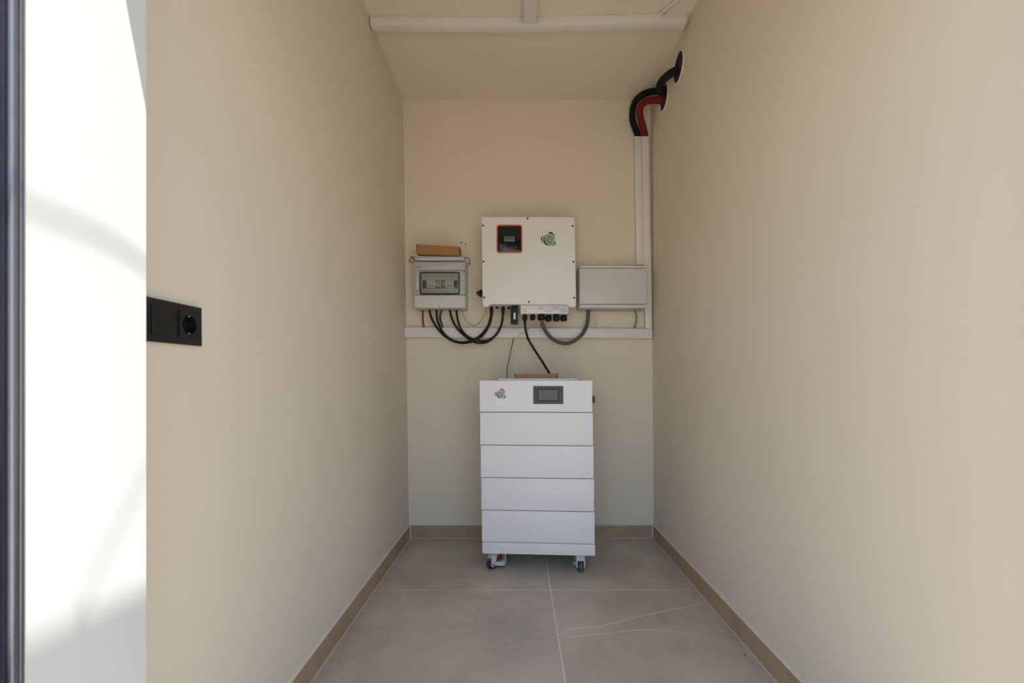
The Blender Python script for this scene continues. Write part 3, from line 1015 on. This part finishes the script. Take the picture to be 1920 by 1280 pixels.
g1 = gland(984.0, 600.8, .0148, 2.68)
g2 = gland(998.8, 600.2, .0150, 2.68)
g3 = gland(1015.0, 600.4, .0215, 2.665)
gland(1028.2, 602.6, .0205, 2.70)
gland(1043.0, 602.2, .0205, 2.672)
gland(1056.8, 602.4, .0205, 2.70)


def dc_plug(x, y1, r, yy=2.70, taper=True):
    X = (x - VX) * yy / F
    z0, z1 = hz0 + .002, CAM_Z - (y1 - VY) * yy / F
    h = z0 - z1
    prof = [(r * .95, 0), (r, h * .15), (r, h * .7), (r * .6, h)] if taper else [(r, 0), (r, h * .8), (r * .8, h)]
    MB().lathe(prof, (X, yy, z0), (0, 0, -1), 14).build('plug', 'black', iv)
    return Vector((X, yy, z1))


d1 = dc_plug(921.6, 591, .0105)
d2 = dc_plug(943.2, 590, .0105)
dc_plug(932.0, 578.4, .0085, taper=False)
dc_plug(954.0, 579.2, .0090, taper=False)
# communication dongle
a = px_rect(957.4, 571.0, 971.2, 607.2, 2.65)
dg = MB().slab(rounded(a[0], a[1], a[2], a[3], .004), 2.65, 2.685, .003, 3).build('dongle', 'black', iv)
dg2 = MB().cyl(((a[0] + a[1]) / 2, 2.6675, a[3] - .046), (0, 0, 1), .0185, .05, 20, .002).build('dongle_collar', 'black', iv)
R(963.2, 586.2, 966.5, 598.2, 2.6495, 'sticker', 'sticker', .0001, .0005, .0006, dg)
# isolator switch on the left flank
sw = MB()
cxy = at(898, 550, 2.69)
sw.lathe([(.019, 0), (.019, .012), (.022, .014), (.022, .030), (.018, .036)], (hx0 + .001, 2.69, cxy.z), (-1, 0, 0), 8)
sw.box(hx0 - .049, hx0 - .034, 2.666, 2.714, cxy.z - .009, cxy.z + .009, .003, 2)
sw.build('isolator_switch', 'black', iv)

# ------------------------------------------------------------------ battery tower on casters
BFL = Vector((-0.1812, 2.315, 0))      # front left corner on the floor
ANG = math.radians(-3.4)
BW, BD = .5705, .40
bt = thing('battery_tower', 'tall white stacked battery cabinet standing on casters on the floor', 'battery', (BFL.x, BFL.y, 0), ANG)
bt['_org'] = (0, 0, 0)
ZB = CAM_Z - (1037.5 - VY) * BFL.y / F


def bz(py):
    return CAM_Z - (py - VY) * 2.30 / F


def lean(z):
    return -0.0155 * (z - ZB) / .88


def bu(px, py):
    """local x of a pixel on the battery front."""
    f = (py - 712.0) / (1037.5 - 712.0)
    l = 899.5 + (904.2 - 899.5) * f
    r = 1110.6 + (1117.4 - 1110.6) * f
    return (px - l) / (r - l) * BW


levels = [ZB, bz(1018.0), bz(957.6), bz(896.2), bz(834.8), bz(772.8), bz(712.6)]
names = ['base_module', 'battery_module', 'battery_module', 'battery_module', 'battery_module', 'control_module']
for nm, z0, z1 in zip(names, levels, levels[1:]):
    s = lean((z0 + z1) / 2)
    g = .0014 if nm != 'base_module' else .0009
    m = MB()
    m.slab(rounded(s, s + BW, z0 + (g if nm != 'base_module' else 0), z1 - g, .004, 3), 0, .03, .0028, 3)
    m.box(s + .001, s + BW - .001, .0295, BD, z0 + g, z1 - g, .002, 1)
    m.build(nm, 'white_metal', bt, local=True)
    if nm != 'base_module':
        MB().box(s + .004, s + BW - .004, .006, BD - .006, z0 - .002, z0 + .003).build('joint', 'seam', bt, local=True)
zt = levels[-1]
st = lean(zt)
a0, a1 = bu(931.5, 712) + st * 0, bu(1079, 712)
MB().box(a0 - .012, a1, .05, BD - .03, zt - .002, zt + .0095, .004, 3).build('top_plate', 'white_metal', bt, local=True)

cz = (levels[-1] + levels[-2]) / 2
sC = lean(cz)
# touch display
def brect(x0, y0, x1, y1):
    return sC + bu(x0, (y0 + y1) / 2), sC + bu(x1, (y0 + y1) / 2), bz(y1), bz(y0)


def grow(r, d):
    return (r[0] - d, r[1] + d, r[2] - d, r[3] + d)


d0 = brect(1001.2, 723.4, 1057.2, 757.0)
td = MB()
td.ring_slab(rounded(*d0, .003), rounded(*grow(d0, -.007), .002), -.004, .002)
td = td.build('touch_display', 'display_grey', bt, local=True)
d1_ = brect(1004.6, 726.0, 1054.0, 754.4)
MB().slab(rounded(*grow(d0, -.0068), .002), -.0022, .002).build('inner_frame', 'display_grey2', td, local=True)
d2_ = brect(1009.0, 728.6, 1049.0, 751.4)
MB().slab(rounded(*d2_, .0015), -.0030, .001).build('black_mask', 'gasket', td, local=True)
d3_ = brect(1011.0, 730.4, 1047.2, 749.8)
MB().slab(rounded(*d3_, .0008), -.0034, .001).build('screen', 'screen', td, local=True)
for y in (737.0, 741.0, 745.0):
    xx = sC + bu(1051.8, y)
    MB().cyl((xx, -.0034, bz(y)), (0, 1, 0), .0017, .003, 10).build('indicator', 'led', td, local=True)
emblem(bt, (sC + bu(940.2, 739.2), bz(739.2)), 7.9 * 2.305 / F, 0.0, local_shift=True)
s0 = brect(932.2, 751.6, 949.4, 758.4)
MB().slab(rounded(*s0, .003), -.0004, .0005).build('sticker', 'sticker', bt, local=True)
# emergency button on the right flank
MB().lathe([(.016, -.002), (.016, .006), (.014, .008)], (sC + BW, .05, bz(749)), (1, 0, 0), 20).build('button_base', 'black', bt, local=True)
MB().lathe([(.012, .004), (.0185, .008), (.0195, .013), (.017, .0165), (.010, .018)], (sC + BW, .05, bz(749)), (1, 0, 0), 20).build('stop_button', 'red', bt, local=True)


def caster(x, y, rot):
    """A levelling swivel caster: plate, forked bracket, wheel, red adjusting ring and foot pad."""
    t = bpy.data.objects.new('caster', None)
    COL.objects.link(t)
    t.parent = bt
    t.location = (x, y, 0)
    t.rotation_euler = (0, 0, rot)
    t['_org'] = (0, 0, 0)
    zb = ZB
    r = .0255
    wy = -.024
    m = MB()
    m.box(-.034, .034, -.034, .034, zb - .006, zb, .001, 1)
    m.box(-.0215, .0215, -.026, .030, zb - .020, zb - .006, .003, 2)
    for s in (-1, 1):
        x0, x1 = sorted((s * .0155, s * .0215))
        m.hexa([(x0, wy - .010, r - .006), (x1, wy - .010, r - .006), (x1, wy + .010, r - .006), (x0, wy + .010, r - .006),
                (x0, -.032, zb - .008), (x1, -.032, zb - .008), (x1, .004, zb - .008), (x0, .004, zb - .008)], .001, 1)
        m.lathe([(.0105, 0), (.0105, .0055)], (s * .0160, wy, r), (s, 0, 0), 18)
        x0, x1 = sorted((s * .0165, s * .0215))
        m.box(x0, x1, -.016, .036, r - .004, r + .011, .002, 1)
    m.lathe([(.030, r - .010), (.033, r - .007), (.033, r + .006), (.030, r + .008)], (0, .024, 0), (0, 0, 1), 24)
    m.box(-.0215, .0215, .048, .052, r, zb - .006, .001, 1)
    m.box(-.0215, .0215, -.032, -.0265, r * 2 + .002, zb - .006, .0015, 1)
    m.build('bracket', 'caster', t, local=True)
    w = MB()
    w.lathe([(r * .80, -.0125), (r * .96, -.0115), (r, -.008), (r, .008), (r * .96, .0115), (r * .80, .0125)], (0, wy, r), (1, 0, 0), 32)
    w.build('wheel', 'tyre', t, local=True)
    MB().lathe([(r * 1.006, -.0065), (r * 1.012, 0), (r * 1.006, .0065)], (0, wy, r), (1, 0, 0), 32).build('tread', 'tread', t, local=True)
    MB().lathe([(.0042, 0), (.0042, .0135)], (-.0235, wy, r), (1, 0, 0), 8).build('axle_bolt', 'grey_dark', t, local=True)
    MB().lathe([(.0042, 0), (.0042, .0135)], (.0110, wy, r), (1, 0, 0), 8).build('axle_bolt', 'grey_dark', t, local=True)
    MB().lathe([(.018, 0), (.0200, .002), (.0200, .020), (.018, .022)], (0, .018, r + .020), (0, 0, 1), 12).build('adjusting_ring', 'dark_red', t, local=True)
    MB().lathe([(.016, 0), (.017, .003), (.012, .009)], (0, .024, .006), (0, 0, 1), 18).build('foot_pad', 'black_rubber', t, local=True)
    return t


cl = caster(.062, .055, math.radians(-58))
cr = caster(BW - .072, .062, math.radians(3))
caster(.06, BD - .06, math.radians(35))
caster(BW - .07, BD - .06, math.radians(150))

# cardboard box on top of the tower
yb = 2.42
a = px_rect(965.2, 700.0, 1045.6, 708.2, yb)
zb2 = zt + .0095
cbx = thing('cardboard_box', 'flat tan cardboard box lying on the white battery tower', 'box', ((a[0] + a[1]) / 2, yb + .05, zb2))
hh = a[3] - zb2
MB().box(a[0], a[1], yb, yb + .11, zb2 + .0003, a[3], .001, 1).build('carton', 'cardboard_pink', cbx)
for x0, x1 in ((a[0] - .0006, a[0] + .004), (a[1] - .004, a[1] + .0006)):
    MB().box(x0, x1, yb - .0006, yb + .1094, zb2 + .0004, a[3] - .0006).build('end_flap', 'card_edge', cbx)

# ------------------------------------------------------------------ cables
def cable(label, pts, r, material, name='cable', group=None, sub=8, n=10):
    return tag(MB().tube(pts, r, n, sub).build(name, material), label, 'cable', group)


ZK = kz0 + .004       # underside of the consumer unit


def under(px, y=2.755):
    p = at(px, 577, y)
    return Vector((p.x, y, ZK))


YT = 2.745
cable('black cable, leftmost of the loops from the consumer unit to the inverter',
      [under(805), at(807, 590, 2.755), at(814, 606, 2.748), at(829, 625.5, YT), at(848, 638.5, 2.74), at(867, 643, 2.735), at(887, 639.5, 2.73), at(904, 629.5, 2.72),
       at(915.5, 613, 2.71), at(920.6, 599, 2.702), d1 + Vector((0, 0, .004))], .0068, 'cable')
cable('black cable, second loop from the left under the consumer unit',
      [under(818, 2.765), at(819.5, 597, 2.765), at(825, 613, 2.755), at(835, 628, 2.752), at(850, 638, 2.752), at(867, 641.5, 2.75), at(886, 637.5, 2.745), at(902, 627.5, 2.735),
       at(914, 612, 2.725), at(919, 598, 2.715), at(920.5, 588, 2.712)], .0062, 'cable')
cable('black cable, third loop under the consumer unit, ending at the second plug',
      [under(843), at(846.5, 594, 2.755), at(855, 612, 2.748), at(871, 629, YT), at(887, 640, 2.74), at(902, 643, 2.735), at(917, 639, 2.73), at(930.5, 627, 2.72),
       at(939, 612, 2.71), at(942.4, 599, 2.702), d2 + Vector((0, 0, .004))], .0066, 'cable')
cable('black cable, rightmost loop under the consumer unit, crossing over the others',
      [under(855.5, 2.765), at(858, 598, 2.762), at(863, 614, 2.752), at(875, 629, 2.75), at(891, 637, 2.75), at(907, 639, 2.748), at(921, 634.5, 2.742), at(932, 624, 2.732),
       at(939.5, 609, 2.722), at(941.8, 596, 2.714), at(942.4, 587, 2.712)], .0060, 'cable')
cable('dark red cable dropping from the consumer unit into the trunking',
      [under(793, 2.775), at(792.8, 596, 2.778), at(793.6, 606, 2.788), at(795, 616, 2.793)], .0052, 'red_cable')
cable('brownish black cable bending from the consumer unit into the trunking',
      [under(829.5, 2.775), at(826, 588, 2.782), at(825.2, 597, 2.786), at(827.6, 606, 2.79), at(830.5, 616, 2.793)], .0058, 'brown_cable')
cable('thin yellow-green earth wire looping from the consumer unit to the inverter',
      [under(865.5, 2.77), at(867.5, 585, 2.775), at(870.5, 595, 2.78), at(876.5, 604, 2.785), at(887, 610.2, 2.786), at(898, 605.5, 2.78), at(907.5, 592, 2.76), at(912.5, 578, 2.735), at(913.5, 569, 2.73)],
      .0021, 'earth_thin')
cable('black cable from the inverter gland down behind the box on the battery',
      [g1 + Vector((0, 0, .006)), at(985, 615, 2.68), at(990, 634, 2.68), at(1000, 652, 2.675), at(1015, 675, 2.66), at(1028, 696, 2.63), at(1036, 708, 2.61)], .0072, 'cable')
wp = [g2 + Vector((0, 0, .006)), at(998, 606, 2.70), at(993.5, 614, 2.735), at(986, 621, 2.765), at(978, 626, 2.7665), at(968, 634, 2.765), at(963, 645, 2.75), at(958.5, 662, 2.72),
      at(955.5, 684, 2.69), at(954.5, 706, 2.66), at(954.4, 709.5, 2.65)]
cable('thin white wire pair from the inverter gland down to the battery top', wp, .0021, 'white_cable', n=8)
cable('short thin white wire beside the other white one at the inverter gland',
      [g2 + Vector((.004, .004, .006)), at(1000.2, 606, 2.71), at(997.5, 611, 2.74), at(995, 616.5, 2.79)], .0015, 'white_cable', n=8)
cable('thin black wire from behind the trunking down to the battery top',
      [at(963.0, 628, 2.795), at(962, 634.5, 2.79), at(960.2, 646, 2.77), at(955.2, 670, 2.73), at(951.2, 690, 2.69), at(950.4, 704, 2.66), at(950.4, 710, 2.65)], .0021, 'cable', n=8)
cable('thick grey conduit hanging in a bow from the inverter to the right grey box',
      [g3 + Vector((0, 0, .008)), at(1018.4, 611, 2.675), at(1027.5, 627, 2.70), at(1040, 638, 2.72), at(1054.5, 643, 2.73), at(1067, 642.8, 2.735), at(1079, 637.5, 2.74), at(1090, 628.5, 2.745),
       at(1098, 615.5, 2.75), at(1102, 601, 2.755), at(1102.8, 588, 2.757), at(1102.8, 577, 2.757)], .0112, 'conduit', name='conduit', n=14)
p = at(1102.8, 581, 2.757)
cable('thin white wire dropping from the right grey box into the trunking',
      [at(1112.4, 577, 2.765), at(1113.6, 588, 2.768), at(1117, 602, 2.775), at(1115.6, 618, 2.795)], .0018, 'white_cable', n=8)
cable('second thin white wire beside its twin under the right grey box',
      [at(1114.0, 577, 2.77), at(1115.0, 588, 2.772), at(1115.8, 602, 2.779), at(1116.6, 618, 2.795)], .0014, 'white_cable', n=8)
cable('green and yellow earth wire bowed between right grey box and trunking',
      [at(1186.5, 576, 2.76), at(1190.5, 583, 2.76), at(1193.2, 592, 2.762), at(1193.2, 602, 2.766), at(1190.4, 611, 2.78), at(1188.8, 619, 2.795)], .0052, 'earth_thick')

# ------------------------------------------------------------------ socket plate on the left wall
zc = (1.123 + 1.0407) / 2
XW = wall_x('left', zc)
tilt = math.atan(0.0365 / CEIL)
yc0 = 0.902
so = thing('socket_plate', 'black two-gang plate with rocker switch and power socket on the left wall', 'socket', (XW, yc0, zc))
so.rotation_euler = (0, -tilt, math.pi / 2)     # local x runs into the room (+Y), local -y faces the room
PW, PH = .152, .0815
pl = MB()
pl.slab(rounded(-PW / 2, PW / 2, -PH / 2, PH / 2, .0012), -.0085, 0, .0010, 2)
pl.build('plate', 'socket', so, local=True)
rk = MB()
rk.slab(rounded(-.0355 - .0275, -.0355 + .0275, -.0275, .0275, .001), -.0092, -.006, .0005, 1)
rk.hexa([(-.0355 - .0262, -.0135, -.0262), (-.0355 + .0262, -.0118, -.0262), (-.0355 + .0262, -.0095, -.0262), (-.0355 - .0262, -.0095, -.0262),
         (-.0355 - .0262, -.0118, .0262), (-.0355 + .0262, -.0118, .0262), (-.0355 + .0262, -.0095, .0262), (-.0355 - .0262, -.0095, .0262)], .0008, 1)
rk.build('rocker_switch', 'socket', so, local=True)
ins = MB()
n = 40
sq, ci = [], []
for k in range(n):
    a = 2 * math.pi * k / n
    c_, s_ = math.cos(a), math.sin(a)
    kk = .0275 / max(abs(c_), abs(s_))
    sq.append((.0355 + kk * c_, kk * s_))
    ci.append((.0355 + .0195 * c_, .0195 * s_))
ins.ring_slab(sq, ci, -.0108, -.006)
ins = ins.build('socket_insert', 'socket', so, local=True)
wl = MB()
b = bmesh.new()
rings = []
for rr, yy in ((.0195, -.0108), (.0190, -.0092), (.0187, -.0087)):
    rings.append([b.verts.new((.0355 + rr * math.cos(2 * math.pi * k / n), yy, rr * math.sin(2 * math.pi * k / n))) for k in range(n)])
for r0, r1 in zip(rings, rings[1:]):
    for k in range(n):
        b.faces.new((r0[k], r0[(k + 1) % n], r1[(k + 1) % n], r1[k]))
b.faces.new(rings[-1])
bmesh.ops.recalc_face_normals(b, faces=b.faces[:])
wl._merge(b)
wl.build('socket_well', 'socket_well_shade', ins, local=True)
for s in (-1, 1):
    MB().box(.0355 - .0016, .0355 + .0016, -.0110, -.0086, s * .0176 - .0013, s * .0176 + .0013, .0004, 1).build('earth_clip', 'metal', ins, local=True)
    MB().cyl((.0355 + s * .0095, -.0091, 0), (0, 1, 0), .0026, .0006, 14).build('pin_hole', 'void', ins, local=True)

# crumbs of dirt on the tiles
cr_ = MB()
spots = [(1300, 1111, .0050), (1397, 1228, .0060), (1411, 1242, .0035), (1394, 1262, .002), (893, 1165, .0035), (885, 1198, .0035), (858, 1200, .002), (745, 1183, .002),
         (724, 1130, .002), (812, 1233, .002), (850, 1233, .003), (900, 1232, .002), (890, 1250, .002), (640, 1240, .003), (1237, 1022, .0025), (1060, 1060, .002), (1120, 1135, .002)]
for x, y, r_ in spots:
    yy = F * CAM_Z / (y - VY)
    p = Vector(((x - VX) * yy / F, yy, 0))
    a_ = random.uniform(0, 6.28)
    u_ = Vector((math.cos(a_), math.sin(a_), 0))
    v_ = Vector((-u_.y, u_.x, 0))
    k_ = random.uniform(.35, .7)
    cr_.poly([p + u_ * r_, p + v_ * r_ * k_, p - u_ * r_, p - v_ * r_ * k_, p + Vector((0, 0, r_ * .5))], [(0, 1, 4), (1, 2, 4), (2, 3, 4), (3, 0, 4), (3, 2, 1, 0)])
tag(cr_.build('crumbs', 'void', smooth=False), 'tiny dark crumbs of dirt scattered on the floor tiles', 'dirt', kind='stuff')

for o in bpy.data.objects:
    if '_org' in o:
        del o['_org']
